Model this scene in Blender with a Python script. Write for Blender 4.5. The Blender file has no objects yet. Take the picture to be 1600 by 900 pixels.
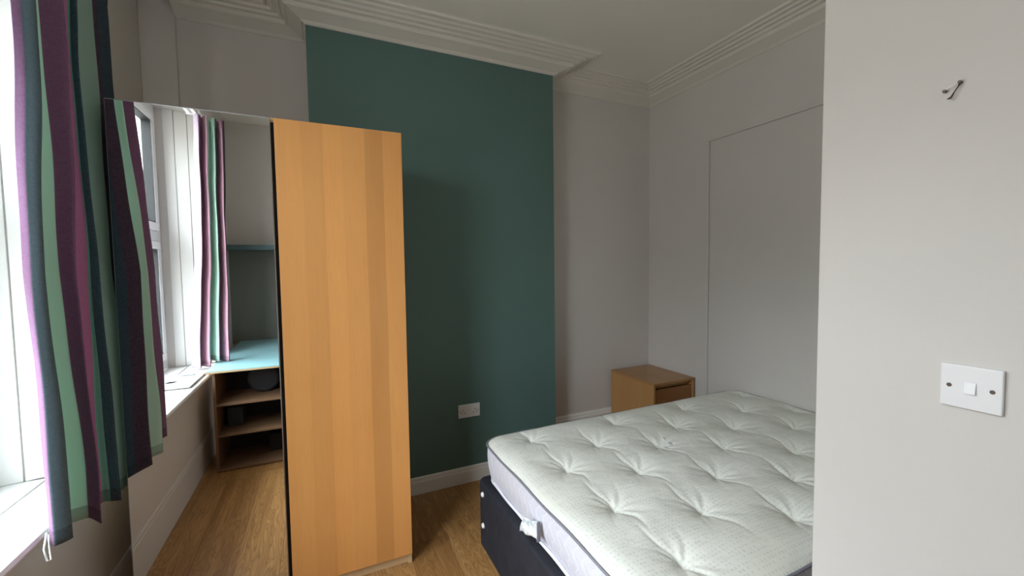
import bpy, bmesh, math, random
from mathutils import Vector, Matrix
random.seed(7)
sc = bpy.context.scene
C = sc.collection

# ------------------------------------------------------------------ camera
CAM = bpy.data.cameras.new('camera'); cam = bpy.data.objects.new('camera', CAM); C.objects.link(cam)
yaw, pitch, roll = math.radians(24.66918616), math.radians(2.91762656), math.radians(0.7822532)
FPX = 648.735
fw = Vector((math.sin(yaw)*math.cos(pitch), math.cos(yaw)*math.cos(pitch), -math.sin(pitch)))
rt = Vector((math.cos(yaw), -math.sin(yaw), 0)); dn = fw.cross(rt)
r2 = math.cos(roll)*rt + math.sin(roll)*dn; d2 = -math.sin(roll)*rt + math.cos(roll)*dn
mt = Matrix((r2, -d2, -fw)).transposed().to_4x4(); mt.translation = Vector((0, -1.92, 1.40))
cam.matrix_world = mt
CAM.sensor_fit = 'HORIZONTAL'; CAM.sensor_width = 36; CAM.lens = FPX/1600*36
CAM.clip_start = 0.02
sc.camera = cam

# ------------------------------------------------------------------ view
sc.view_settings.view_transform = 'Standard'; sc.view_settings.look = 'None'
sc.view_settings.gamma = 1; sc.view_settings.use_curve_mapping = False
sc.view_settings.exposure = 0.40
sc.cycles.use_denoising = True
sc.cycles.max_bounces = 16; sc.cycles.diffuse_bounces = 12; sc.cycles.glossy_bounces = 8
sc.cycles.transparent_max_bounces = 16; sc.cycles.sample_clamp_indirect = 8

# ------------------------------------------------------------------ sky (overcast daylight)
W = bpy.data.worlds.new('world'); sc.world = W; W.use_nodes = True
wn = W.node_tree; wn.nodes.clear()
wo = wn.nodes.new('ShaderNodeOutputWorld'); wb = wn.nodes.new('ShaderNodeBackground')
tc = wn.nodes.new('ShaderNodeTexCoord'); sx = wn.nodes.new('ShaderNodeSeparateXYZ'); rp = wn.nodes.new('ShaderNodeValToRGB')
mr = wn.nodes.new('ShaderNodeMapRange'); mr.inputs[1].default_value = -1; mr.inputs[2].default_value = 1
wn.links.new(tc.outputs['Generated'], sx.inputs[0]); wn.links.new(sx.outputs[2], mr.inputs[0]); wn.links.new(mr.outputs[0], rp.inputs[0])
e = rp.color_ramp.elements                                   # street and facades below, bright overcast sky above the roofs
e[0].position = 0.30; e[0].color = (.26, .25, .24, 1); e[1].position = 1.0; e[1].color = (1.35, 1.41, 1.50, 1)
for pos_, c_ in ((.50, (.17, .165, .16, 1)), (.515, (.14, .14, .14, 1)), (.60, (.15, .15, .155, 1)), (.68, (.80, .84, .90, 1))):
    k = e.new(pos_); k.color = c_
# along the street (towards +-y) the sky reaches lower than over the houses straight across
rs = wn.nodes.new('ShaderNodeValToRGB'); wn.links.new(mr.outputs[0], rs.inputs[0]); e = rs.color_ramp.elements
e[0].position = 0.30; e[0].color = (.26, .25, .24, 1); e[1].position = 1.0; e[1].color = (1.35, 1.41, 1.50, 1)
for pos_, c_ in ((.49, (.28, .275, .27, 1)), (.515, (.42, .43, .45, 1)), (.65, (.85, .89, .95, 1))):
    k = e.new(pos_); k.color = c_
ab = wn.nodes.new('ShaderNodeMath'); ab.operation = 'ABSOLUTE'; wn.links.new(sx.outputs[1], ab.inputs[0])
m2 = wn.nodes.new('ShaderNodeMapRange'); m2.interpolation_type = 'SMOOTHSTEP'; m2.inputs[1].default_value = .35; m2.inputs[2].default_value = .80
wn.links.new(ab.outputs[0], m2.inputs[0])
mxw = wn.nodes.new('ShaderNodeMix'); mxw.data_type = 'RGBA'; wn.links.new(m2.outputs[0], mxw.inputs[0])
wn.links.new(rp.outputs[0], mxw.inputs[6]); wn.links.new(rs.outputs[0], mxw.inputs[7])
wn.links.new(mxw.outputs[2], wb.inputs[0]); wb.inputs[1].default_value = 17
wn.links.new(wb.outputs[0], wo.inputs[0])
# portal that tells the renderer where the daylight comes in (gives no light of its own)
pl = bpy.data.lights.new('window_portal', 'AREA'); pl.shape = 'RECTANGLE'; pl.size = 2.16; pl.size_y = 2.02
pl.cycles.is_portal = True
po = bpy.data.objects.new('window_portal', pl); C.objects.link(po)
po.location = (-1.19, -0.96, 1.62); po.rotation_euler = (math.radians(90), 0, math.radians(-90))

# ------------------------------------------------------------------ helpers
def tag(o, label=None, cat=None, group=None, kind=None):
    if label: o['label'] = label
    if cat: o['category'] = cat
    if group: o['group'] = group
    if kind: o['kind'] = kind
    return o
def empty(name, loc, label, cat, group=None, rz=0):
    o = bpy.data.objects.new(name, None); C.objects.link(o); o.location = loc; o.rotation_euler = (0, 0, rz)
    o.empty_display_size = .05
    return tag(o, label, cat, group)
class MB:
    def __init__(s): s.v = []; s.f = []; s.m = []
    def box(s, x0, x1, y0, y1, z0, z1, m=0):
        b = len(s.v)
        s.v += [(x0,y0,z0),(x1,y0,z0),(x1,y1,z0),(x0,y1,z0),(x0,y0,z1),(x1,y0,z1),(x1,y1,z1),(x0,y1,z1)]
        s.f += [(b,b+3,b+2,b+1),(b+4,b+5,b+6,b+7),(b,b+1,b+5,b+4),(b+1,b+2,b+6,b+5),(b+2,b+3,b+7,b+6),(b+3,b,b+4,b+7)]
        s.m += [m]*6; return s
    def poly(s, pts, m=0):
        b = len(s.v); s.v += [tuple(p) for p in pts]; s.f.append(tuple(range(b, b+len(pts)))); s.m.append(m); return s
    def prism(s, pts2, h0, h1, axis='z', m=0):
        n = len(pts2); b = len(s.v)
        def P(p, h):
            return (p[0], p[1], h) if axis == 'z' else ((h, p[0], p[1]) if axis == 'x' else (p[0], h, p[1]))
        s.v += [P(p, h0) for p in pts2] + [P(p, h1) for p in pts2]
        s.f.append(tuple(b+i for i in reversed(range(n)))); s.f.append(tuple(b+n+i for i in range(n)))
        for i in range(n): j = (i+1) % n; s.f.append((b+i, b+j, b+n+j, b+n+i))
        s.m += [m]*(n+2); return s
    def tube(s, pts, r, seg=10, m=0, close=False):
        pts = [Vector(p) for p in pts]; n = len(pts); b = len(s.v); up = Vector((0, 0, 1))
        rr = r if isinstance(r, (list, tuple)) else [r]*n
        for i, p in enumerate(pts):
            if close: t = (pts[(i+1) % n]-pts[i-1]).normalized()
            else: t = (pts[min(i+1, n-1)]-pts[max(i-1, 0)]).normalized()
            a = t.cross(up if abs(t.z) < .95 else Vector((1, 0, 0))).normalized(); c = t.cross(a)
            for q in range(seg):
                th = 2*math.pi*q/seg; s.v.append(tuple(p+(a*math.cos(th)+c*math.sin(th))*rr[i]))
        for i in range(n if close else n-1):
            for q in range(seg):
                i2 = (i+1) % n
                s.f.append((b+i*seg+q, b+i*seg+(q+1) % seg, b+i2*seg+(q+1) % seg, b+i2*seg+q)); s.m.append(m)
        if not close:
            s.f.append(tuple(b+q for q in reversed(range(seg)))); s.f.append(tuple(b+(n-1)*seg+q for q in range(seg))); s.m += [m, m]
        return s
    def lathe(s, prof, c, axis='z', seg=24, m=0):
        b = len(s.v); n = len(prof)
        for (r, h) in prof:
            for q in range(seg):
                th = 2*math.pi*q/seg; a, d = r*math.cos(th), r*math.sin(th)
                s.v.append({'z': (c[0]+a, c[1]+d, c[2]+h), 'x': (c[0]+h, c[1]+a, c[2]+d), 'y': (c[0]+a, c[1]+h, c[2]+d)}[axis])
        for i in range(n-1):
            for q in range(seg): s.f.append((b+i*seg+q, b+i*seg+(q+1) % seg, b+(i+1)*seg+(q+1) % seg, b+(i+1)*seg+q)); s.m.append(m)
        s.f.append(tuple(b+q for q in reversed(range(seg)))); s.f.append(tuple(b+(n-1)*seg+q for q in range(seg))); s.m += [m, m]
        return s
    def build(s, name, mats, parent=None, bevel=0, smooth=False, seg=2):
        me = bpy.data.meshes.new(name); me.from_pydata(s.v, [], s.f); 
        mats = mats if isinstance(mats, (list, tuple)) else [mats]
        for q in mats: me.materials.append(q)
        for p, i in zip(me.polygons, s.m): p.material_index = i; p.use_smooth = smooth
        bm = bmesh.new(); bm.from_mesh(me); bmesh.ops.recalc_face_normals(bm, faces=bm.faces); bm.to_mesh(me); bm.free()
        me.update()
        o = bpy.data.objects.new(name, me); C.objects.link(o)
        if parent: o.parent = parent
        if bevel:
            md = o.modifiers.new('bevel', 'BEVEL'); md.width = bevel; md.segments = seg; md.limit_method = 'ANGLE'; md.harden_normals = False
        return o
def box(name, b, mat, parent=None, bevel=0.0015):
    return MB().box(*b).build(name, mat, parent, bevel)
def local(parent, b):       # world box -> parent's local
    l = parent.location; return (b[0]-l.x, b[1]-l.x, b[2]-l.y, b[3]-l.y, b[4]-l.z, b[5]-l.z)
def struct(o): o['kind'] = 'structure'; return o

# ------------------------------------------------------------------ materials
def srgb(r, g, b):
    f = lambda c: (c/255/12.92 if c/255 <= .04045 else ((c/255+.055)/1.055)**2.4)
    return (f(r), f(g), f(b), 1)
class NT:
    def __init__(s, name):
        s.mat = bpy.data.materials.new(name); s.mat.use_nodes = True; s.t = s.mat.node_tree; s.t.nodes.clear()
        s.out = s.n('ShaderNodeOutputMaterial'); s.b = s.n('ShaderNodeBsdfPrincipled'); s.l(s.b.outputs[0], s.out.inputs[0])
    def n(s, t, **kw):
        q = s.t.nodes.new(t)
        for k_, v in kw.items(): setattr(q, k_, v)
        return q
    def l(s, a, b): s.t.links.new(a, b)
    def set(s, q, i, v):
        if hasattr(v, 'is_output') or isinstance(v, bpy.types.NodeSocket): s.l(v, q.inputs[i])
        else: q.inputs[i].default_value = v
    def math(s, op, a, b=None, c=None, clamp=False):
        q = s.n('ShaderNodeMath', operation=op); q.use_clamp = clamp; s.set(q, 0, a)
        if b is not None: s.set(q, 1, b)
        if c is not None: s.set(q, 2, c)
        return q.outputs[0]
    def mix(s, f, a, b, mode='MIX'):
        q = s.n('ShaderNodeMix', data_type='RGBA', blend_type=mode); s.set(q, 0, f); s.set(q, 6, a); s.set(q, 7, b); return q.outputs[2]
    def ramp(s, f, stops, interp='LINEAR'):
        q = s.n('ShaderNodeValToRGB'); q.color_ramp.interpolation = interp; el = q.color_ramp.elements
        while len(el) > 1: el.remove(el[-1])
        el[0].position = stops[0][0]; el[0].color = stops[0][1]
        for p, c in stops[1:]: k_ = el.new(p); k_.color = c
        s.l(f, q.inputs[0]); return q.outputs[0]
    def coord(s, kind='Object'): return s.n('ShaderNodeTexCoord').outputs[kind]
    def mapping(s, v, scale=(1,1,1), loc=(0,0,0), rot=(0,0,0)):
        q = s.n('ShaderNodeMapping'); s.l(v, q.inputs[0]); q.inputs['Scale'].default_value = scale; q.inputs['Location'].default_value = loc; q.inputs['Rotation'].default_value = rot
        return q.outputs[0]
    def noise(s, v, scale, detail=3, rough=.5, dist=0):
        q = s.n('ShaderNodeTexNoise'); s.l(v, q.inputs['Vector']); q.inputs['Scale'].default_value = scale; q.inputs['Detail'].default_value = detail
        q.inputs['Roughness'].default_value = rough; q.inputs['Distortion'].default_value = dist; return q.outputs[0]
    def bump(s, h, strength=.2, dist=.001, normal=None):
        q = s.n('ShaderNodeBump'); q.inputs['Strength'].default_value = strength; q.inputs['Distance'].default_value = dist; s.l(h, q.inputs['Height'])
        if normal is not None: s.l(normal, q.inputs['Normal'])
        return q.outputs[0]
    def fin(s, color=None, rough=.5, metal=0, normal=None, spec=.5):
        if color is not None: s.set(s.b, 'Base Color', color)
        s.set(s.b, 'Roughness', rough); s.set(s.b, 'Metallic', metal); s.b.inputs['Specular IOR Level'].default_value = spec
        if normal is not None: s.l(normal, s.b.inputs['Normal'])
        return s.mat
def paint(name, col, rough=.6, bump=.12, mottle=.04, spec=.35):
    t = NT(name); v = t.coord()
    n1 = t.noise(v, 2.2, 4, .6); n2 = t.noise(v, 140, 2, .6)
    c2 = tuple(c*(1-mottle*2.5) for c in col[:3])+(1,)
    colr = t.mix(t.math('MULTIPLY', n1, .9), col, c2)
    nn = t.bump(n2, bump, .0012); nn = t.bump(n1, .12, .01, nn)
    return t.fin(colr, rough, 0, nn, spec)
def plain(name, col, rough=.45, metal=0, spec=.5):
    t = NT(name); v = t.coord(); n1 = t.noise(v, 60, 2)
    return t.fin(t.mix(t.math('MULTIPLY', n1, .12), col, tuple(c*.8 for c in col[:3])+(1,)), rough, metal, None, spec)

M = {}
M['wall'] = paint('wall_paint', srgb(211, 207, 203))
M['ceil'] = paint('ceiling_paint', srgb(232, 229, 222), .8, .08)
M['teal'] = paint('teal_paint', srgb(92, 120, 116), .55, .15, .05)
M['gloss'] = paint('white_gloss_paint', srgb(232, 231, 228), .35, .05, .03, .5)
M['lowwall'] = paint('grey_green_tone', srgb(120, 124, 118), .6)
M['upvc'] = plain('white_upvc', srgb(236, 238, 240), .3)
M['rubber'] = plain('black_rubber_seal', srgb(30, 32, 34), .6)
M['plastic'] = plain('white_plastic', srgb(228, 228, 230), .3)
M['hole'] = plain('dark_plastic', srgb(18, 16, 16), .6)
M['steel'] = plain('steel_screw', srgb(150, 150, 150), .3, 1)
M['brass'] = plain('tarnished_metal', srgb(90, 78, 72), .4, .9)

def mirror_mat():
    t = NT('mirror_glass'); return t.fin((.90, .92, .91, 1), 0.0, 1.0)
M['mirror'] = mirror_mat()
def glass_mat():
    t = NT('window_glass'); t.t.nodes.remove(t.b)
    tr = t.n('ShaderNodeBsdfTransparent'); gl = t.n('ShaderNodeBsdfGlossy'); gl.inputs['Roughness'].default_value = 0.02
    g = t.n('ShaderNodeNewGeometry'); dt = t.n('ShaderNodeVectorMath', operation='DOT_PRODUCT'); mx = t.n('ShaderNodeMixShader')
    t.l(g.outputs['Normal'], dt.inputs[0]); t.l(g.outputs['Incoming'], dt.inputs[1])
    om = t.math('SUBTRACT', 1.0, t.math('ABSOLUTE', dt.outputs['Value']))
    fres = t.math('MULTIPLY_ADD', t.math('POWER', om, 5.0), .92, .04, clamp=True)      # Schlick reflectance of plain glass
    tr.inputs[0].default_value = (.96, .98, .97, 1)
    t.l(fres, mx.inputs[0]); t.l(tr.outputs[0], mx.inputs[1]); t.l(gl.outputs[0], mx.inputs[2]); t.l(mx.outputs[0], t.out.inputs[0])
    return t.mat
M['glass'] = glass_mat()

def floor_mat():
    t = NT('oak_laminate'); v = t.coord()
    s = t.n('ShaderNodeSeparateXYZ'); t.l(v, s.inputs[0]); x, y = s.outputs[0], s.outputs[1]
    pw, plen = .192, 1.28
    ix = t.math('FLOOR', t.math('DIVIDE', t.math('ADD', x, .03), pw))
    wn1 = t.n('ShaderNodeTexWhiteNoise', noise_dimensions='1D'); t.l(ix, wn1.inputs['W'])
    yo = t.math('DIVIDE', t.math('ADD', y, t.math('MULTIPLY', wn1.outputs[0], 1.28)), plen)
    iy = t.math('FLOOR', yo)
    cb = t.n('ShaderNodeCombineXYZ'); t.l(ix, cb.inputs[0]); t.l(iy, cb.inputs[1])
    wn2 = t.n('ShaderNodeTexWhiteNoise', noise_dimensions='2D'); t.l(cb.outputs[0], wn2.inputs['Vector'])
    rnd = wn2.outputs[0]
    off = t.n('ShaderNodeCombineXYZ'); t.l(t.math('MULTIPLY', rnd, 7.3), off.inputs[0]); t.l(t.math('MULTIPLY', rnd, 23.1), off.inputs[1])
    va = t.n('ShaderNodeVectorMath', operation='ADD'); t.l(v, va.inputs[0]); t.l(off.outputs[0], va.inputs[1])
    g = t.mapping(va.outputs[0], (7.5, 1.1, 1))
    big = t.noise(g, 1.4, 2, .45)                               # cathedral arches
    rings = t.math('FRACT', t.math('MULTIPLY', big, 16))
    rings = t.math('ABSOLUTE', t.math('SUBTRACT', rings, .5))
    fine = t.noise(t.mapping(va.outputs[0], (150, 3.5, 1)), 1.0, 4, .7)
    mid = t.noise(t.mapping(va.outputs[0], (30, 1.2, 1)), 1.0, 3, .6)
    base = t.ramp(t.math('ADD', t.math('MULTIPLY', mid, .8), t.math('MULTIPLY', t.math('SUBTRACT', rnd, .5), .35)),
        [(0.1, srgb(142, 100, 58)), (.45, srgb(176, 132, 82)), (.8, srgb(200, 160, 106))])
    c = t.mix(t.math('MULTIPLY', t.ramp(rings, [(0, (0,0,0,1)), (.16, (1,1,1,1)), (.3, (0,0,0,1))]), .6), base, srgb(122, 84, 46))
    c = t.mix(t.ramp(fine, [(.48, (0,0,0,1)), (.72, (.55,.55,.55,1))]), c, srgb(118, 80, 44))
    # plank seams
    fx = t.math('FRACT', t.math('DIVIDE', t.math('ADD', x, .03), pw)); fy = t.math('FRACT', yo)
    ex = t.math('LESS_THAN', t.math('MINIMUM', fx, t.math('SUBTRACT', 1, fx)), .006)
    ey = t.math('LESS_THAN', t.math('MINIMUM', fy, t.math('SUBTRACT', 1, fy)), .0010)
    seam = t.math('MAXIMUM', ex, ey)
    c = t.mix(t.math('MULTIPLY', seam, .6), c, srgb(70, 45, 24))
    nn = t.bump(t.math('SUBTRACT', fine, t.math('MULTIPLY', seam, 1.0)), .25, .0006)
    return t.fin(c, .38, 0, nn, .45)
M['floor'] = floor_mat()

def veneer(name, stops=None, base=(208, 158, 98), dark=(190, 136, 78), axis='z', rough=.36, fine_amt=.5):
    """pale wood veneer; stops = colour strips across local x (metres)"""
    t = NT(name); v = t.coord()
    sc_ = {'z': (1, 1, .07), 'y': (1, .07, 1), 'x': (.07, 1, 1)}[axis]
    m1 = t.mapping(v, sc_)
    n1 = t.noise(m1, 9, 4, .6, .6); n2 = t.noise(m1, 90, 3, .7); n3 = t.noise(v, 4, 3, .5)
    c = t.mix(t.ramp(n1, [(.3, (0,0,0,1)), (.7, (1,1,1,1))]), srgb(*base), srgb(*dark))
    c = t.mix(.5, c, t.mix(n3, srgb(*base), srgb(*dark)))
    if stops:
        s = t.n('ShaderNodeSeparateXYZ'); t.l(v, s.inputs[0])
        xx = t.math('ADD', s.outputs[0], t.math('MULTIPLY', t.math('SUBTRACT', t.noise(t.mapping(v, (0,0,1)), 1.3, 1), .5), .012))
        r = t.ramp(t.math('MULTIPLY', xx, 2), [(2*p, (q, q, q, 1)) for p, q in stops], 'CONSTANT')
        c = t.mix(1, c, r, 'MULTIPLY')
        # end joints of the strips: knots
        kn = t.n('ShaderNodeTexVoronoi', feature='F1'); t.l(t.mapping(v, (1.9, 1, .75), (.3, 0, .2)), kn.inputs['Vector']); kn.inputs['Scale'].default_value = 2.6
        c = t.mix(t.ramp(kn.outputs['Distance'], [(0, (.8,.8,.8,1)), (.028, (0,0,0,1))]), c, srgb(120, 74, 40))
    c = t.mix(t.math('MULTIPLY', t.ramp(n2, [(.5, (0,0,0,1)), (.8, (1,1,1,1))]), fine_amt*.35), c, srgb(*[int(q*.78) for q in dark]))
    return t.fin(c, rough, 0, t.bump(n2, .08, .0004), .45)
M['maple'] = veneer('birch_veneer', [(0, 1.0), (.095, .94), (.174, 1.07), (.25, 1.02), (.339, .87), (.416, 1.05)], (214, 156, 92), (200, 138, 76))
M['birchc'] = veneer('pale_birch_foil', None, (214, 186, 146), (198, 168, 126))
M['ns_wood'] = veneer('oak_veneer_stain', None, (190, 144, 92), (168, 122, 72), 'z', .35)
M['ns_front'] = veneer('veneer_front', None, (156, 106, 60), (130, 86, 46), 'x', .35)  # drawer fronts toned darker than the sides and top
M['ns_top'] = veneer('oak_veneer_top', None, (176, 132, 84), (152, 110, 64), 'y', .32)
M['unit'] = veneer('brown_chipboard_foil', None, (132, 102, 76), (108, 82, 60), 'x', .5)
M['bluetop'] = paint('pale_blue_laminate', srgb(138, 180, 188), .4, .04, .04)
M['plyedge'] = veneer('plywood_edge', None, (206, 178, 140), (180, 150, 112), 'x', .6)
M['shelfteal'] = paint('teal_shelf_paint', srgb(74, 98, 100), .5)
M['black'] = plain('black_material', srgb(26, 26, 30), .7)
M['navybox'] = plain('dark_blue_card', srgb(32, 40, 52), .7)
M['alu'] = plain('brushed_aluminium', srgb(190, 192, 196), .35, .9)

def fabric_dark():
    t = NT('charcoal_divan_fabric'); v = t.coord()
    n = t.noise(v, 9, 5, .65); f = t.noise(v, 420, 2, .6)
    c = t.mix(t.ramp(n, [(.35, (0,0,0,1)), (.7, (1,1,1,1))]), srgb(27, 28, 34), srgb(42, 43, 50))
    c = t.mix(t.math('MULTIPLY', f, .35), c, srgb(60, 61, 70))
    nn = t.bump(f, .3, .0008); nn = t.bump(n, .3, .012, nn)
    return t.fin(c, .85, 0, nn, .2)
M['divan'] = fabric_dark()

def mattress_top():
    t = NT('damask_ticking'); v = t.coord()
    def brick(sz, mortar, sq=1):
        q = t.n('ShaderNodeTexBrick'); t.l(v, q.inputs['Vector']); q.offset = 0; q.squash = 1
        q.inputs['Scale'].default_value = 1; q.inputs['Brick Width'].default_value = sz; q.inputs['Row Height'].default_value = sz*sq
        q.inputs['Mortar Size'].default_value = mortar; q.inputs['Mortar Smooth'].default_value = .1
        q.inputs['Color1'].default_value = (1,1,1,1); q.inputs['Color2'].default_value = (1,1,1,1); q.inputs['Mortar'].default_value = (0,0,0,1)
        return q.outputs['Color']
    small = brick(.015, .0034); big = brick(.045, .0060); nz = t.noise(v, 30, 2)
    vo = t.n('ShaderNodeTexWhiteNoise', noise_dimensions='2D')
    s = t.n('ShaderNodeVectorMath', operation='SNAP'); t.l(v, s.inputs[0]); s.inputs[1].default_value = (.015, .015, 10); t.l(s.outputs[0], vo.inputs['Vector'])
    pat = t.math('MULTIPLY', t.math('MULTIPLY', small, big), t.math('GREATER_THAN', vo.outputs[0], .12))
    pat = t.math('MULTIPLY', pat, t.ramp(nz, [(.3, (.35,.35,.35,1)), (.7, (1,1,1,1))]))
    c = t.mix(t.math('MULTIPLY', pat, .42), srgb(226, 228, 221), srgb(176, 180, 180))
    st = t.noise(v, 3, 4, .6)
    c = t.mix(t.ramp(st, [(.45, (0,0,0,1)), (.8, (.25,.25,.25,1))]), c, srgb(200, 198, 176))
    wv = t.noise(v, 900, 2)
    w1 = t.noise(t.mapping(v, (1, 2.2, 1), (0,0,0), (0,0,.5)), 16, 4, .65, .8)
    nn = t.bump(wv, .2, .0005); nn = t.bump(w1, .38, .006, nn); nn = t.bump(pat, .1, .001, nn)
    return t.fin(c, .75, 0, nn, .3)
M['tick'] = mattress_top()
def mattress_side():
    t = NT('quilted_border_fabric'); v = t.coord(); s = t.n('ShaderNodeSeparateXYZ'); t.l(v, s.inputs[0])
    a = t.math('ADD', s.outputs[0], s.outputs[1])
    zz = t.math('DIVIDE', s.outputs[2], .034)
    pp = t.math('PINGPONG', zz, 1.0)
    sm = t.math('SMOOTH_MIN', t.math('MAXIMUM', pp, .22), .78, .02)
    u = t.math('FRACT', t.math('DIVIDE', t.math('ADD', a, t.math('MULTIPLY', sm, .035)), .05))
    line = t.math('ABSOLUTE', t.math('SUBTRACT', u, .5))
    lm = t.ramp(line, [(0, (1,1,1,1)), (.075, (0,0,0,1))])
    stripes = t.math('FRACT', t.math('DIVIDE', s.outputs[2], .0045))
    sm2 = t.math('GREATER_THAN', stripes, .5)
    c = t.mix(t.math('MULTIPLY', sm2, .55), srgb(216, 216, 226), srgb(176, 178, 192))
    c = t.mix(t.math('MULTIPLY', lm, .8), c, srgb(236, 236, 242))
    h = t.math('SUBTRACT', t.math('MULTIPLY', line, 1.2), t.math('MULTIPLY', lm, .3))
    nn = t.bump(h, .5, .006)
    return t.fin(c, .7, 0, nn, .3)
M['border'] = mattress_side()
M['piping'] = plain('grey_lilac_piping', srgb(124, 124, 134), .6)
M['piping2'] = plain('white_piping', srgb(222, 222, 230), .6)
def label_mat():
    t = NT('printed_label'); v = t.coord(); s = t.n('ShaderNodeSeparateXYZ'); t.l(v, s.inputs[0])
    n = t.noise(t.mapping(v, (60, 60, 60)), 1, 2)
    c = t.ramp(n, [(.5, srgb(224, 228, 230)), (.66, srgb(168, 186, 198)), (.72, srgb(216, 220, 224))])
    return t.fin(c, .4)
M['label'] = label_mat()

def curtain_mat():
    t = NT('striped_cotton'); v = t.coord()
    a = t.n('ShaderNodeVertexColor', layer_name='stripe').outputs[0]
    wv = t.noise(t.mapping(v, (1, 1, .12)), 520, 3, .7); wh = t.noise(t.mapping(v, (.12, .12, 1)), 520, 3, .7)
    w = t.math('MULTIPLY', t.math('ADD', wv, wh), .5)
    c = t.mix(t.ramp(w, [(.35, (0,0,0,1)), (.65, (.4,.4,.4,1))]), a, t.mix(.18, a, (1,1,1,1)))
    nn = t.bump(w, .25, .0007)
    t.fin(c, .85, 0, nn, .15)
    tl = t.n('ShaderNodeBsdfTranslucent'); t.l(c, tl.inputs[0]); mx = t.n('ShaderNodeMixShader'); mx.inputs[0].default_value = .15
    t.l(t.b.outputs[0], mx.inputs[1]); t.l(tl.outputs[0], mx.inputs[2]); t.l(mx.outputs[0], t.out.inputs[0])
    return t.mat
M['curtain'] = curtain_mat()

# ------------------------------------------------------------------ room shell
XW, XR, YF, YB, YC, ZC = -.79, 2.549, -2.80, .82, .615, 2.80   # window wall, right wall, front, alcove back, chimney face, ceiling
CX0, CX1 = -.03, 1.495
WY0, WY1, WZ0, WZ1 = -1.98, .06, .645, 2.60                    # window opening
XG = -1.07                                                     # window frame plane
T = .12
struct(MB().box(-1.2, XR+T, YF-T, YB+T, -.08, 0).build('floor', M['floor']))
struct(MB().box(-1.2, XR+T, YF-T, YB+T, ZC, ZC+.1).build('ceiling', M['ceil']))
# window wall with splayed reveals
w = MB(); XO = -1.20
w.box(XO, XW, YF-T, WY0-.08, 0, ZC); w.box(XO, XW, WY1+.08, YB+T, 0, ZC)
w.box(XO, XW, WY0-.08, WY1+.08, 0, WZ0); w.box(XO, XW, WY0-.08, WY1+.08, WZ1, ZC)
w.prism([(XO, WY0-.08), (XW, WY0-.08), (XW, WY0-.07), (XG, WY0), (XO, WY0)], WZ0, WZ1)
w.prism([(XO, WY1+.08), (XO, WY1), (XG, WY1), (XW, WY1+.07), (XW, WY1+.08)], WZ0, WZ1)
struct(w.build('wall_left', M['wall']))
# panelled reveals (boards with grooves), white gloss
def reveal(name, y0, y1, sgn):
    m = MB()
    dx, dy = (XW-XG), (y1-y0); L = math.hypot(dx, dy); ux, uy = dx/L, dy/L; nx, ny = (-uy*sgn, ux*sgn)
    for (a, b, th) in ((0.045, .105, .008), (.11, .185, .010), (.19, .24, .012), (.245, .262, .018), (.268, .292, .012)):
        p = []
        for (s_, t_) in ((a, 0), (b, 0), (b, th), (a, th)):
            p.append((XG+ux*s_+nx*t_, y0+uy*s_+ny*t_))
        m.prism(p, WZ0+.03, WZ1-.001)
    return struct(m.build(name, M['gloss'], None, .002))
reveal('trim_5', WY0, WY0-.07, 1)
reveal('trim_6', WY1, WY1+.07, -1)
w = MB()
w.box(-1.2, CX0, YB, YB+T, 0, ZC); w.box(CX1, XR+T, YB, YB+T, 0, ZC)
w.box(XW, -.64, .80, YB, 0, ZC)
struct(w.build('wall_back', M['wall'], None, .004))
ch = MB().box(CX0, CX1, YC+.004, YB+T, 0, ZC).build('wall_chimney_breast', M['wall'], None, .006)
struct(ch)
struct(MB().box(CX0-.0015, CX1+.0015, YC, YC+.012, 0, ZC-.02).build('wall_chimney_front', M['teal'], None, .004))
w = MB(); w.box(XR, XR+T, -1.4, YB+T, 0, ZC)
struct(w.build('wall_right', M['wall']))
# blocked doorway outline on the right wall: raised frame bead round a flush panel
w = MB()
w.box(XR-.005, XR, -1.28, .205, .0, 2.268)
w.box(XR-.013, XR, .213, .237, .0, 2.29); w.box(XR-.013, XR, -1.28, .213, 2.270, 2.29)
struct(w.build('trim_7', M['wall'], None, .003))
# nearer wall stub (holds the light switch)
struct(MB().box(1.16, XR+T, YF-T, -1.28, 0, ZC).build('wall_near', M['wall'], None, .004))
w = MB(); w.box(-1.2, 1.16+T, YF-T, YF, 0, ZC)
struct(w.build('wall_front', M['wall']))
struct(MB().box(XW, .2, YF, YF+.012, .70, 1.60).build('trim_8', M['lowwall'], None, .002))  # thin panel, toned darker grey-green than the wall, between desk and shelf

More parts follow.
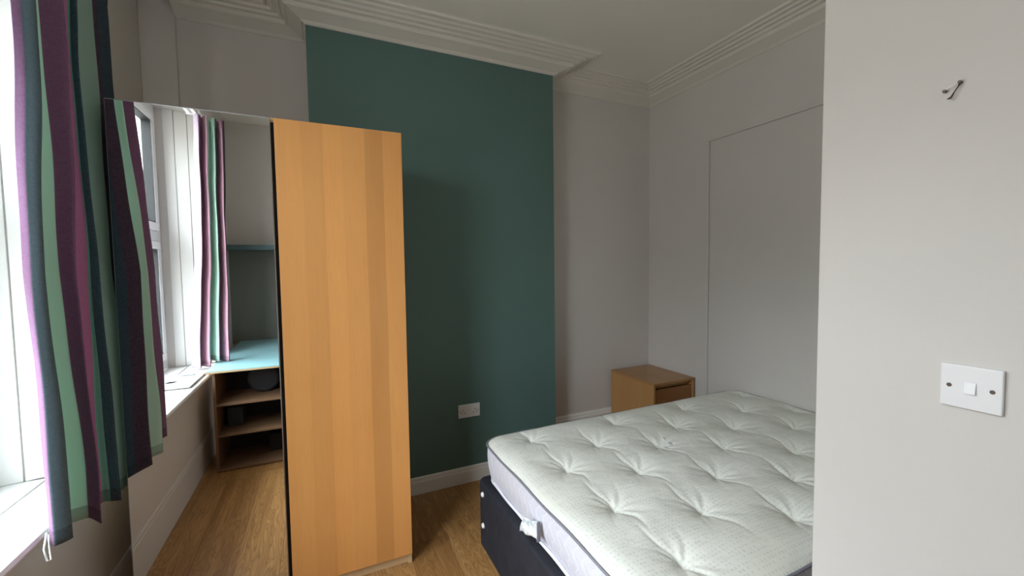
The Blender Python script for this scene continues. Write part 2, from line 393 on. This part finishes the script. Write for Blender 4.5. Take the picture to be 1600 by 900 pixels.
# cornice : profile (projection, drop below ceiling) swept with mitres
PROF = [(0, .092), (.008, .092), (.012, .084), (.020, .088), (.026, .080), (.090, .054), (.096, .058), (.102, .052), (.104, .038),
        (.116, .034), (.121, .041), (.131, .039), (.134, .027), (.148, .023), (.153, .031), (.163, .029), (.166, .017), (.180, .013),
        (.185, .022), (.195, .020), (.198, .008), (.214, .006), (.219, .014), (.231, .012), (.234, .003), (.24, 0), (0, 0)]
def cornice(name, path, idx):
    """path: wall-line points, room on the left-hand side of travel; idx: the segment built"""
    def nrm(a, b): d = Vector((b[0]-a[0], b[1]-a[1])).normalized(); return Vector((-d.y, d.x))
    a, b = path[idx], path[idx+1]; n = nrm(a, b)
    def off(j, p):
        P = Vector(path[j]); n0 = nrm(path[j-1], path[j]) if j > 0 else None; n1 = nrm(path[j], path[j+1]) if j < len(path)-1 else None
        if n0 is None: return P+n1*p
        if n1 is None: return P+n0*p
        if abs(n0.dot(n1)) > .99: return P+n0*p
        return P+(n0+n1)*p
    m = MB(); N = len(PROF)
    for j in (idx, idx+1):
        for (p, dz) in PROF: q = off(j, p); m.v.append((q.x, q.y, ZC-dz-.0005*(j == -1)))
    for i in range(N-1): m.f.append((i, i+1, N+i+1, N+i)); m.m.append(0)
    m.f.append(tuple(range(N))); m.f.append(tuple(reversed(range(N, 2*N)))); m.m += [0, 0]
    return struct(m.build(name, M['gloss2']))
M['gloss2'] = paint('cornice_paint', srgb(222, 218, 210), .6, .1, .05)
path = [(1.16, YF), (1.16, -1.28), (XR, -1.28), (XR, YB), (CX1, YB), (CX1, YC), (CX0, YC), (CX0, YB), (-.64, YB)]
for i, nm in enumerate(['trim_9', 'trim_10', 'trim_1', 'trim_2', 'trim_3', 'trim_4', 'trim_11', 'trim_12']):
    cornice(nm, path, i)

# baseboards
def board(name, pts, h, th=.018, mat='gloss'):
    """pts (two wall points, room to the left)"""
    a, b = Vector(pts[0]), Vector(pts[1]); d = (b-a).normalized(); n = Vector((-d.y, d.x)); m = MB()
    prof = [(0, 0), (th, 0), (th, h-.03), (th*.75, h-.022), (th*.7, h-.010), (th*.4, h-.002), (0, h)]
    N = len(prof)
    for P in (a, b):
        for (p, z) in prof: q = P+n*p; m.v.append((q.x, q.y, z))
    for i in range(N): j = (i+1) % N; m.f.append((i, j, N+j, N+i)); m.m.append(0)
    m.f.append(tuple(range(N))); m.f.append(tuple(reversed(range(N, 2*N)))); m.m += [0, 0]
    return struct(m.build(name, M[mat]))
board('baseboard_chimney', ((CX1, YC), (CX0, YC)), .105, .012)
board('baseboard_back', ((XR, YB), (CX1, YB)), .232, .026)
board('baseboard_right', ((XR, -1.28), (XR, YB)), .105)
board('baseboard_left', ((XW, .80), (XW, YF)), .215, .010, 'wall')
board('baseboard_near', ((1.16, YF), (1.16, -1.28)), .12)
board('baseboard_front', ((XW, YF), (1.16, YF)), .12)

# ------------------------------------------------------------------ window
wd = MB(); X0, X1 = XG-.07, XG
def ring(m, y0, y1, z0, z1, wv, xa, xb):
    m.box(xa, xb, y0, y1, z0, z0+wv); m.box(xa, xb, y0, y1, z1-wv, z1)
    m.box(xa, xb, y0, y0+wv, z0+wv, z1-wv); m.box(xa, xb, y1-wv, y1, z0+wv, z1-wv)
ring(wd, WY0, WY1, WZ0+.03, WZ1, .07, X0, X1)
cols = [(WY0+.07, -1.005), (-.915, WY1-.07)]
wd.box(X0, X1, -1.005, -.915, WZ0+.10, WZ1-.07)
ZT = 1.655
for (a, b) in cols: wd.box(X0, X1, a, b, ZT-.035, ZT+.035)
win = struct(wd.build('window_1', M['upvc'], None, .004))
for (a, b) in cols:
    for (z0, z1) in ((WZ0+.10, ZT-.035), (ZT+.035, WZ1-.07)):
        s = MB(); ring(s, a+.004, b-.004, z0+.004, z1-.004, .055, X0+.01, X1+.018)
        so = s.build('sash', M['upvc'], win, .006)
        g = MB(); ring(g, a+.059, b-.059, z0+.059, z1-.059, .007, X0+.03, X1+.012); g.build('seal', M['rubber'], so)
        MB().box(X0+.035, X0+.043, a+.062, b-.062, z0+.062, z1-.062).build('pane', M['glass'], so)
        # casement handle
        zc = z0+.030
        h = MB(); h.box(X1+.018, X1+.034, a+.30, a+.36, zc-.012, zc+.012); h.box(X1+.034, X1+.046, a+.315, a+.43, zc-.008, zc+.010)
        h.build('handle', M['plastic'], so, .004)
# sill board with rounded nose + inner joint
s = MB()
s.prism([(-.745, .641), (-.741, .651), (-.746, .662), (-.757, .668), (-.905, .669), (-.905, .636), (-.75, .636)], WY0-.14, WY1+.14, 'y')
s.prism([(XG, .640), (-.909, .640), (-.909, .673), (XG, .675)], WY0, WY1+.02, 'y')
struct(s.build('window_sill', M['gloss'], None))

# curtain rail
rl = empty('curtain_rail', (-.775, -.9, 2.49), 'white plastic curtain track fixed above the window', 'curtain rail')
m = MB(); m.box(-.030, -.008, -.76, 1.00, 0, .028); m.box(.008, .030, -.76, 1.00, 0, .028); m.box(-.030, .030, -.76, 1.00, .022, .030)
m.build('track', M['plastic'], rl, .002)
for y in (-.775, 1.0): MB().box(-.034, .034, y, y+.015, -.006, .034).build('end_cap', M['plastic'], rl, .003)
for y in (-.72, .12, .9):
    MB().box(-.035, .0, y, y+.03, .028, .075).build('bracket', M['plastic'], rl, .003)

# ------------------------------------------------------------------ curtains
PUR=srgb(128,92,128); SLA=srgb(84,106,116); MIN=srgb(192,230,214); PLU=srgb(130,88,124); PNK=srgb(186,112,158); NAV=srgb(38,64,82)
GRN=srgb(148,176,166); DPU=srgb(66,44,70); TEA=srgb(124,184,170); ROS=srgb(212,160,182); LIL=srgb(206,190,214); GWH=srgb(196,206,206)
def catm(p0, p1, p2, p3, t):
    return .5*((2*p1)+(-p0+p2)*t+(2*p0-5*p1+4*p2-p3)*t*t+(-p0+3*p1-3*p2+p3)*t*t*t)
def curtain(name, nodes, colors, levels, ztop, zbot, label, tension=.45, group=None, hem=.055, nz=90, sub=8, seedv=1, head=True, tagat=None):
    rnd = random.Random(seedv)
    nseg = len(nodes)-1; N = nseg*sub+1
    def nd(i, z):                       # node plan position at height z
        xs, ys = nodes[i]
        for k_ in range(len(levels)-1):
            if z <= levels[k_] and z >= levels[k_+1]:
                t = (levels[k_]-z)/(levels[k_]-levels[k_+1]); t = t*.8+.2*t*t*(3-2*t); return xs[k_]*(1-t)+xs[k_+1]*t, ys[k_]*(1-t)+ys[k_+1]*t
        j = 0 if z > levels[0] else -1; return xs[j], ys[j]
    zb = lambda c: zbot if not callable(zbot) else zbot(c)
    V = []; F = []; CO = []
    ph = [rnd.uniform(0, 6.28) for _ in range(8)]
    for r in range(nz+1):
        for c in range(N):
            t = c/sub; i = min(int(t), nseg-1); f = t-i
            z0 = zb(c/(N-1)); z = ztop+(z0-ztop)*r/nz
            P = [nd(max(0, min(nseg, i+q)), z) for q in (-1, 0, 1, 2)]
            lin = [P[1][q]*(1-f)+P[2][q]*f for q in (0, 1)]
            cr = [catm(P[0][q], P[1][q], P[2][q], P[3][q], f) for q in (0, 1)]
            x, y = [cr[q]*(1-tension)+lin[q]*tension for q in (0, 1)]
            wob = .0025*math.sin(z*6+ph[0]+t*.5)+.0012*math.sin(z*15+ph[1]+t*.9)
            x += wob; y += .0015*math.sin(z*9+ph[2]+t*.4)
            if head and z > ztop-.07: x += .006*math.sin(t*6.28*1.5)
            V.append((x, y, z))
    for r in range(nz):
        for c in range(N-1): F.append((r*N+c, r*N+c+1, (r+1)*N+c+1, (r+1)*N+c))
    me = bpy.data.meshes.new(name); me.from_pydata(V, [], F); me.materials.append(M['curtain'])
    at = me.color_attributes.new('stripe', 'FLOAT_COLOR', 'CORNER')
    for pi, p in enumerate(me.polygons):
        p.use_smooth = True; r, c = divmod(pi, N-1); col = colors[min(c//sub, nseg-1)]
        z = V[r*N+c][2]
        if isinstance(col, list):
            for (zz, cc) in col:
                if z >= zz+.55*((c % sub+.5)/sub-.5)*(1 if zz else 0): col = cc; break
        if z < zb(c/(N-1))+hem: col = tuple(q*.62 for q in col[:3])+(1,)      # doubled cloth of the hem
        for li in p.loop_indices: at.data[li].color = col
    o = bpy.data.objects.new(name, me); C.objects.link(o)
    md = o.modifiers.new('solid', 'SOLIDIFY'); md.thickness = .0016; md.offset = 0
    tag(o, label, 'curtain', group)
    return o
# nodes: x at three heights, y at three heights
L3 = [2.10, 1.40, .80]
n1 = [((-.715, -.70, -.70), (-.359, -.412, -.384)), ((-.70, -.68, -.675), (-.348, -.422, -.422)), ((-.681, -.664, -.653), (-.321, -.401, -.389)),
      ((-.735, -.73, -.72), (-.24, -.31, -.29)), ((-.725, -.69, -.68), (-.201, -.270, -.233)), ((-.674, -.651, -.636), (-.186, -.277, -.272)),
      ((-.73, -.71, -.70), (-.13, -.21, -.19)), ((-.70, -.675, -.685), (-.101, -.152, -.131)), ((-.693, -.667, -.660), (-.108, -.160, -.1397)),
      ((-.676, -.645, -.632), (-.115, -.165, -.140)), ((-.70, -.675, -.670), (-.075, -.125, -.105)), ((-.735, -.71, -.705), (-.03, -.085, -.06)),
      ((-.72, -.70, -.685), (.02, -.02, 0)), ((-.705, -.685, -.672), (.079, .051, .079)), ((-.70, -.682, -.673), (.098, .084, .127)), ((-.70, -.69, -.69), (.195, .198, .19))]
c1 = [PUR, SLA, PLU, MIN, PLU, MIN, PNK, TEA, NAV, DPU, NAV, GRN, GRN, DPU, NAV]
zb1 = lambda c: .662-.055*c+.010*math.sin(c*14)
cur1 = curtain('curtain', n1, c1, L3, 2.49, zb1, 'long striped curtain in front, hanging against the mirrored wardrobe door', seedv=3)
lt = MB(); lt.tube([(-.696, -.405, .70), (-.70, -.413, .66), (-.69, -.425, .632), (-.682, -.424, .634), (-.69, -.410, .66), (-.694, -.404, .695)], .0022, 6)
lt.build('loop_tag', M['plastic'], cur1, smooth=True)
# far curtain, seen only in the mirror
L3b = [2.35, 1.45, .80]
def lin(a, b, t): return a+(b-a)*t
n2 = []; cc2 = [LIL, PUR, ROS, GWH, MIN, SLA, ROS, DPU]
K = 9
for i in range(K):
    t = i/(K-1)
    top = (lin(-.764, -.607, t), lin(-1.66, -1.77, t)); bot = (lin(-.86, -.635, t), lin(-1.74, -1.81, t)); mid = (lin(-.80, -.625, t), lin(-1.70, -1.79, t))
    zz = .032*(1 if i % 2 else -1)
    n2.append(((top[0]+zz*.3, mid[0]+zz*.5, bot[0]+zz*.6), (top[1]+zz, mid[1]+zz*1.1, bot[1]+zz*1.1)))
cur2 = curtain('curtain', n2, cc2[:K-1], L3b, 2.49, lambda c: .728-.006*math.sin(c*9) if c > .45 else .70,
    'striped curtain bunched at the desk end of the window, seen in the mirror', seedv=9, tension=.3)

# ------------------------------------------------------------------ wardrobe
wr = empty('wardrobe', (-.16, .30, 0), 'tall two-door wardrobe with one mirrored and one birch veneer door', 'wardrobe')
wl = lambda *b: local(wr, b)
box('side_panel', wl(-.655, -.637, .022, .59, 0, 2.01), M['birchc'], wr)
box('side_panel', wl(.331, .349, .022, .59, 0, 2.01), M['birchc'], wr)
box('top_panel', wl(-.637, .331, .022, .59, 1.992, 2.01), M['birchc'], wr)
box('bottom_panel', wl(-.637, .331, .024, .59, .055, .073), M['birchc'], wr)
box('plinth', wl(-.637, .331, .034, .05, 0, .055), M['birchc'], wr)
box('back_panel', wl(-.637, .331, .585, .59, .055, 1.99), M['birchc'], wr)
md_ = box('mirrored_door', wl(-.664, -.1640, .002, .021, .056, 2.005), M['alu'], wr)
md_['label'] = 'mirrored door with a thin metal edge'
box('mirror_glass', wl(-.6605, -.1672, -.0005, .003, .060, 2.001), M['mirror'], md_, 0)
vd = MB().box(0, .4985, 0, .019, 0, 1.949).build('wooden_door', M['maple'], wr, .0015)
vd.location = (-.151-wr.location.x, .002-wr.location.y, .056)
vd['label'] = 'honey coloured birch veneer door'
box('divider_panel', wl(-.1660, -.1500, .0225, .5, .073, 1.992), M['black'], wr, 0)

# ------------------------------------------------------------------ divan base
def rrect(x0, x1, y0, y1, r, n=8):
    pts = []
    for (cx, cy, a0) in ((x1-r, y1-r, 0), (x0+r, y1-r, 90), (x0+r, y0+r, 180), (x1-r, y0+r, 270)):
        for q in range(n+1): a = math.radians(a0+90*q/n); pts.append((cx+r*math.cos(a), cy+r*math.sin(a)))
    return pts
dv = empty('divan_base', (1.6, -.63, 0), 'charcoal fabric divan bed base under the white mattress', 'bed base')
lx, ly = 1.6, -.63
m = MB(); m.prism(rrect(.674-lx, 2.52-lx, -1.235-ly, -.012-ly, .04), .030, .358)
b_ = m.build('base_body', M['divan'], dv, .012, seg=3)
for (gx, gy) in ((.715, -.06), (.72, -1.18), (2.45, -.06), (2.45, -1.18)):
    MB().lathe([(.018, 0), (.022, .004), (.022, .014), (.012, .020), (.012, .034)], (gx-lx, gy-ly, 0)).build('glide', M['plastic'], dv, smooth=False)
for z in (.306, .152):
    bt = MB().lathe([(.0015, -.010), (.008, -.009), (.0115, -.006), (.0125, -.001), (.0125, .004)], (.674-lx, -.086-ly, z), 'x', 20).build('vent_button', M['plastic'], dv, smooth=True)
    bt['label'] = 'small round white button'

# ------------------------------------------------------------------ mattress
mx0, mx1, my0, my1, mz0, mz1 = .697, 2.535, -1.235, -.012, .358, .540
MXC, MYC = (mx0+mx1)/2, (my0+my1)/2
mat_ = empty('mattress', (MXC, MYC, mz0), 'cream tufted double mattress with lilac grey quilted sides', 'mattress')
tufts = []
for i, tx in enumerate([.91, 1.170, 1.42, 1.675, 1.925, 2.20, 2.46]):
    tufts += [(tx, ty) for ty in ((-.145, -.47, -.78, -1.08) if i % 2 == 0 else (-.325, -.61, -.925))]
a_, b2 = (mx1-mx0)/2, (my1-my0)/2; R_ = .10
def rmap(x, y):
    ax, ay = abs(x), abs(y); sx_, sy_ = (1 if x >= 0 else -1), (1 if y >= 0 else -1)
    if ax > a_-R_ and ay > b2-R_:
        dx, dy = (ax-(a_-R_))/R_, (ay-(b2-R_))/R_
        ax = a_-R_+R_*dx*math.sqrt(1-dy*dy/2); ay = b2-R_+R_*dy*math.sqrt(1-dx*dx/2)
    return ax*sx_, ay*sy_
def edged(x, y):     # distance to the rounded outline
    ax, ay = abs(x), abs(y); qx, qy = ax-(a_-R_), ay-(b2-R_)
    return R_-(math.hypot(max(qx, 0), max(qy, 0))+min(max(qx, qy), 0))
from mathutils import noise as mn
def topz(x, y):
    X, Y = x+MXC, y+MYC
    d = max(0, edged(x, y)); h = .030*(1-math.exp(-d/.030))
    tx = min(tufts, key=lambda q: (q[0]-X)**2+(q[1]-Y)**2); r = math.hypot(tx[0]-X, tx[1]-Y)
    dip = .024*math.exp(-r/.030)+.011*math.exp(-(r/.09)**2)
    cr = 0
    for (ax, ay) in tufts:          # creases running out from each tuft
        dx, dy = X-ax, Y-ay
        if abs(dx) > .17 or abs(dy) > .2: continue
        bow = .020*math.sin(dy*16+ax*3)*min(1, abs(dy)/.08)
        cr = max(cr, .0105*math.exp(-abs(dx-bow)/.008)*math.exp(-(dy/.12)**2))
        for (ca, sa) in ((.66, .75), (.66, -.75)):
            u_, v_ = dx*ca+dy*sa, -dx*sa+dy*ca
            cr = max(cr, .0045*math.exp(-abs(v_+.012*math.sin(u_*30))/.010)*math.exp(-(u_/.10)**2))
    nz_ = .0045*mn.noise(Vector((X*5, Y*5, 1)))+.0022*mn.noise(Vector((X*9+Y*6, Y*16-X*8, 4)))
    rad = 0
    if r < .14 and r > 1e-4:
        th = math.atan2(Y-tx[1], X-tx[0]); rad = .0016*math.sin(th*9+tx[0]*20)*math.exp(-((r-.05)/.04)**2)
    f = min(1, d/.05)
    return mz1-mz0+h-(dip+cr)*f+(nz_+rad)*f
nx, ny = 380, 260
m = MB()
for j in range(ny+1):
    for i in range(nx+1):
        x, y = rmap(-a_+2*a_*i/nx, -b2+2*b2*j/ny); m.v.append((x, y, topz(x, y)))
for j in range(ny):
    for i in range(nx): b = j*(nx+1)+i; m.f.append((b, b+1, b+nx+2, b+nx+1)); m.m.append(0)
m.build('quilted_top', M['tick'], mat_, smooth=True)
out = []
NB = 30
for q in range(NB*4):
    s_ = q // NB; t = (q % NB)/NB*2-1
    out.append(rmap(*[(a_*t, -b2), (a_, b2*t), (-a_*t, b2), (-a_, -b2*t)][s_]))
# denser outline
out = []
for s_, n_ in ((0, 90), (1, 60), (2, 90), (3, 60)):
    for q in range(n_):
        t = q/n_*2-1; out.append(rmap(*[(a_*t, -b2), (a_, b2*t), (-a_*t, b2), (-a_, -b2*t)][s_]))
m = MB(); rows = 12; NO = len(out)
for r in range(rows+1):
    t = r/rows; z = .006+(mz1-mz0-.006)*t
    for q, (x, y) in enumerate(out):
        pv = Vector((x, y, 0)); n_ = Vector((x/a_**6*abs(x)**4 if 0 else (1 if x > a_-.11 else (-1 if x < -a_+.11 else 0)), (1 if y > b2-.11 else (-1 if y < -b2+.11 else 0)), 0))
        bul = (.010*math.sin(math.pi*t)-.004)+.003*mn.noise(Vector((x*7, y*7, z*12)))
        if n_.length: n_.normalize()
        ins = .022*(1-t)
        m.v.append((x+n_.x*(bul-ins), y+n_.y*(bul-ins*.7), z))
for r in range(rows):
    for q in range(NO): q2 = (q+1) % NO; m.f.append((r*NO+q, r*NO+q2, (r+1)*NO+q2, (r+1)*NO+q)); m.m.append(0)
m.f.append(tuple(reversed(range(NO)))); m.m.append(0)
m.build('side_border', M['border'], mat_, smooth=True)
wob = lambda x, y: .0022*math.sin(x*22+y*17)
MB().tube([(x*1.001, y*1.001, mz1-mz0+.002+wob(x, y)) for x, y in out], .0046, 8, close=True).build('piping', M['piping'], mat_, smooth=True)['label'] = 'grey piping round the top edge'
MB().tube([(x*(1-.019/a_), y*(1-.013/b2), .010+wob(y, x)) for x, y in out], .0065, 8, close=True).build('piping', M['piping2'], mat_, smooth=True)['label'] = 'white piping round the bottom edge'
# sewn care label on the foot side
m = MB(); G = 10
for j in range(G+1):
    for i in range(G+1):
        u_, v_ = i/G, j/G
        y = -.631+.072*u_+.030*v_*u_; z = .474-.060*v_-.010*u_-.014*v_*u_+.002*math.sin(u_*9)
        x = .684-.030*u_+.0035*math.sin(u_*13+v_*3)-.003*math.sin(v_*7+u_*4)
        m.v.append((x-MXC, y-MYC, z-mz0))
for j in range(G):
    for i in range(G): b = j*(G+1)+i; m.f.append((b, b+1, b+G+2, b+G+1)); m.m.append(0)
cl = m.build('care_label', M['label'], mat_, smooth=True); cl.modifiers.new('s', 'SOLIDIFY').thickness = .0012
MB().box(.676-MXC, .690-MXC, -.637-MYC, -.631-MYC, .405-mz0, .480-mz0).build('handle_strap', M['piping'], mat_, .002)

# paper scraps on the mattress
def scrap(x, y, s_, rz, label):
    m = MB(); h = topz(x-MXC, y-MYC)+mz0
    o = MB()
    s_ *= 1.35
    pts = [(-s_, -.4*s_), (-.2*s_, -.6*s_), (s_, -.3*s_), (.8*s_, .5*s_), (-.1*s_, .35*s_), (-.9*s_, .5*s_)]
    o.prism(pts, .0004, .0030)
    q = o.build('paper_scrap', M['plastic'], None, .0006); q.location = (x, y, h+.0035); q.rotation_euler = (.25, .2, rz)
    tag(q, label, 'paper scrap', 'torn white scraps on the mattress')
scrap(1.475, -.438, .010, .6, 'curled white paper scrap on mattress, farthest of the cluster')
scrap(1.466, -.487, .014, .1, 'white paper scrap on mattress, rightmost and largest of the cluster')
scrap(1.432, -.500, .011, -.3, 'white paper scrap on mattress, just left of the largest one')
scrap(1.400, -.470, .009, .9, 'tiny white paper scrap on mattress, leftmost of the cluster')

# ------------------------------------------------------------------ bedside drawers
ns = empty('bedside_drawers', (2.33, .555, 0), 'small brown oak veneer bedside drawer unit in the corner', 'drawer unit')
nl = lambda *b: local(ns, b)
box('side_panel', nl(2.13, 2.148, .318, .795, 0, .531), M['ns_wood'], ns)
box('side_panel', nl(2.512, 2.53, .318, .795, 0, .531), M['ns_wood'], ns)
box('top_panel', nl(2.13, 2.53, .315, .795, .531, .550), M['ns_top'], ns, .002)
box('back_panel', nl(2.148, 2.512, .788, .795, 0, .531), M['ns_wood'], ns)
for (z0, z1) in ((.285, .497), (.035, .270)):
    dr = box('drawer', nl(2.150, 2.510, .326, .343, z0, z1), M['ns_front'], ns)
    box('drawer_box', nl(2.152, 2.508, .3435, .76, z0+.02, z1-.03), M['ns_wood'], dr)
box('stretcher', nl(2.148, 2.512, .352, .368, .500, .531), M['ns_wood'], ns)
box('plinth', nl(2.148, 2.512, .345, .36, 0, .035), M['ns_wood'], ns)

# ------------------------------------------------------------------ sockets and switch
def screw(parent, c, axis):
    o = MB().lathe([(.0042, -.0008), (.0042, .0006), (.0030, .0012)], c, axis, 16).build('screw', M['steel'], parent, smooth=False); return o
sk = empty('wall_socket', (.844, YC, .473), 'white double power socket low on the teal wall', 'socket')
MB().box(-.073, .073, -.009, 0, -.043, .043).build('face_plate', M['plastic'], sk, .003)
for x in (-.012, .012):
    MB().prism([(-.0125, .012), (-.009, .012), (-.0125, .034), (-.0085, .034)][0:0] or [(-.009, .012), (-.0135, .012), (-.011, .034), (-.009, .034)], x-.0085, x+.0085, 'x').build('rocker', M['plastic'], sk, .001)
for x in (-.040, .040):
    for (dx, dz, w_, h_) in ((0, .006, .004, .009), (-.011, -.013, .007, .005), (.011, -.013, .007, .005)):
        MB().box(x+dx-w_/2, x+dx+w_/2, -.0094, -.0085, dz-h_/2, dz+h_/2).build('pin_hole', M['hole'], sk)
for x in (-.0605, .0605): screw(sk, (x, -.0092, -.001), 'y')
sw = empty('light_switch', (1.16, -1.564, 1.1495), 'white single light switch on the near right wall', 'light switch')
MB().box(-.0095, 0, -.0435, .0435, -.043, .043).build('face_plate', M['plastic'], sw, .0022)
MB().prism([(-.0090, .0115), (-.0150, -.0115), (-.0100, -.0115)][0:0] or [(-.009, -.0115), (-.0155, -.0115), (-.0105, .0115), (-.009, .0115)], -.0085, .0085, 'y').build('rocker', M['plastic'], sw, .0008)
for y in (-.030, .030):
    MB().lathe([(.0040, -.0004), (.0040, .0002)], (-.0096, y, 0), 'x', 16).build('screw', M['brass'], sw)
# wire hook above the switch
hk = empty('picture_hook', (1.16, -1.520, 1.74), 'small bent wire hook in the near wall above the switch', 'hook')
MB().tube([(-.001, .011, .002), (-.006, .011, .002), (-.009, .007, .004), (-.009, -.006, .008), (-.006, -.010, .010), (0, -.010, .010)], .0013, 8).build('wire', M['plastic'], hk, smooth=True)
MB().tube([(-.003, -.010, .010), (-.007, -.009, .003), (-.008, -.004, -.006), (-.009, -.001, -.013), (-.009, .001, -.016), (-.007, .006, -.016)], [.0018, .0011, .0011, .0018, .0022, .0012], 8).build('hook_prong', M['brass'], hk, smooth=True)
for (y, z) in ((.011, .001), (-.011, .011)):
    MB().lathe([(.0030, -.009), (.0034, -.006), (.002, 0)], (0, y, z), 'x', 10).build('nail', M['brass'], hk)

# ------------------------------------------------------------------ desk end of the room (seen in the mirror)
dk = empty('desk', (-.46, -2.12, 0), 'pale blue desk top with bare wood edge beside the window', 'desk')
dl = lambda *b: local(dk, b)
box('desktop', dl(-.728, -.20, YF+.012, -1.452, .7035, .7155), M['plyedge'], dk)
box('blue_surface', dl(-.728, -.20, YF+.012, -1.453, .7155, .720), M['bluetop'], dk, .0005)['label'] = 'pale blue laminate surface'
box('end_panel', dl(-.728, -.20, -2.75, -2.73, 0, .7035), M['unit'], dk)
box('cable_clip', dl(-.288, -.268, -1.462, -1.452, .665, .715), M['plastic'], dk, .008)['label'] = 'white plastic fitting under the front edge'
su = empty('shelf_unit', (-.48, -1.66, 0), 'low brown open shelf unit standing under the blue desk top', 'shelf unit')
ul = lambda *b: local(su, b)
box('side_panel', ul(-.700, -.684, -1.86, -1.490, 0, .7025), M['unit'], su)
box('side_panel', ul(-.281, -.265, -1.86, -1.490, 0, .7025), M['unit'], su)
box('back_panel', ul(-.684, -.281, -1.86, -1.852, .0, .7025), M['black'], su)
for z in (.005, .246, .462): box('shelf', ul(-.684, -.281, -1.852, -1.492, z, z+.016), M['unit'], su)
def small(name, b, mat, label, cat):
    c = ((b[0]+b[1])/2, (b[2]+b[3])/2, b[4]); o = MB().box(b[0]-c[0], b[1]-c[0], b[2]-c[1], b[3]-c[1], 0, b[5]-b[4]).build(name, mat, None, .004); o.location = c
    return tag(o, label, cat)
small('storage_box', (-.655, -.56, -1.80, -1.66, .2622, .40), M['navybox'], 'dark blue box on the middle shelf of the open unit', 'box')
small('storage_box', (-.40, -.295, -1.80, -1.68, .0212, .15), M['black'], 'black box on the bottom shelf of the open unit', 'box')
o = MB().lathe([(.02, -.03), (.092, -.03), (.105, -.02), (.105, .02), (.092, .03), (.02, .03)], (0, 0, 0), 'y', 40).build('cable_reel', M['black'], None, .003)
o.location = (-.42, -1.72, .5835); tag(o, 'black round object on the top shelf under the desk', 'reel')

# teal wall shelf
sh = empty('wall_shelf', (-.30, -2.675, 1.60), 'dark teal painted shelf on the wall above the desk', 'shelf')
MB().box(-.485, .50, -.125+.0, .125, -.012, .034).build('shelf_board', M['shelfteal'], sh, .002)

# items on the window sill
o = small('flat_board', (-.93, -.765, -1.95, -1.245, .6755, .6835), M['plastic'], 'flat white board lying on the window sill by the desk', 'board')
m = MB(); m.tube([(-.93, -1.93, .6865), (-.928, -1.80, .6865), (-.925, -1.66, .6865), (-.915, -1.60, .6865), (-.89, -1.585, .687), (-.85, -1.60, .6865), (-.82, -1.60, .6865), (-.812, -1.575, .6865), (-.83, -1.562, .6865), (-.87, -1.566, .6865), (-.91, -1.56, .6865)], .0026, 8)
o = m.build('cable', plain('grey_cable_sheath', srgb(130, 132, 136), .5), None, smooth=True); tag(o, 'thin grey cable lying in a loop on the window sill', 'cable')
m = MB(); m.tube([(-.925, -1.372, .688), (-.905, -1.385, .689), (-.89, -1.392, .688), (-.868, -1.404, .687)], [.002, .0055, .005, .0012], 8)
o = m.build('pen', M['black'], None, smooth=True); tag(o, 'small dark pen lying on the white board on the sill', 'pen')
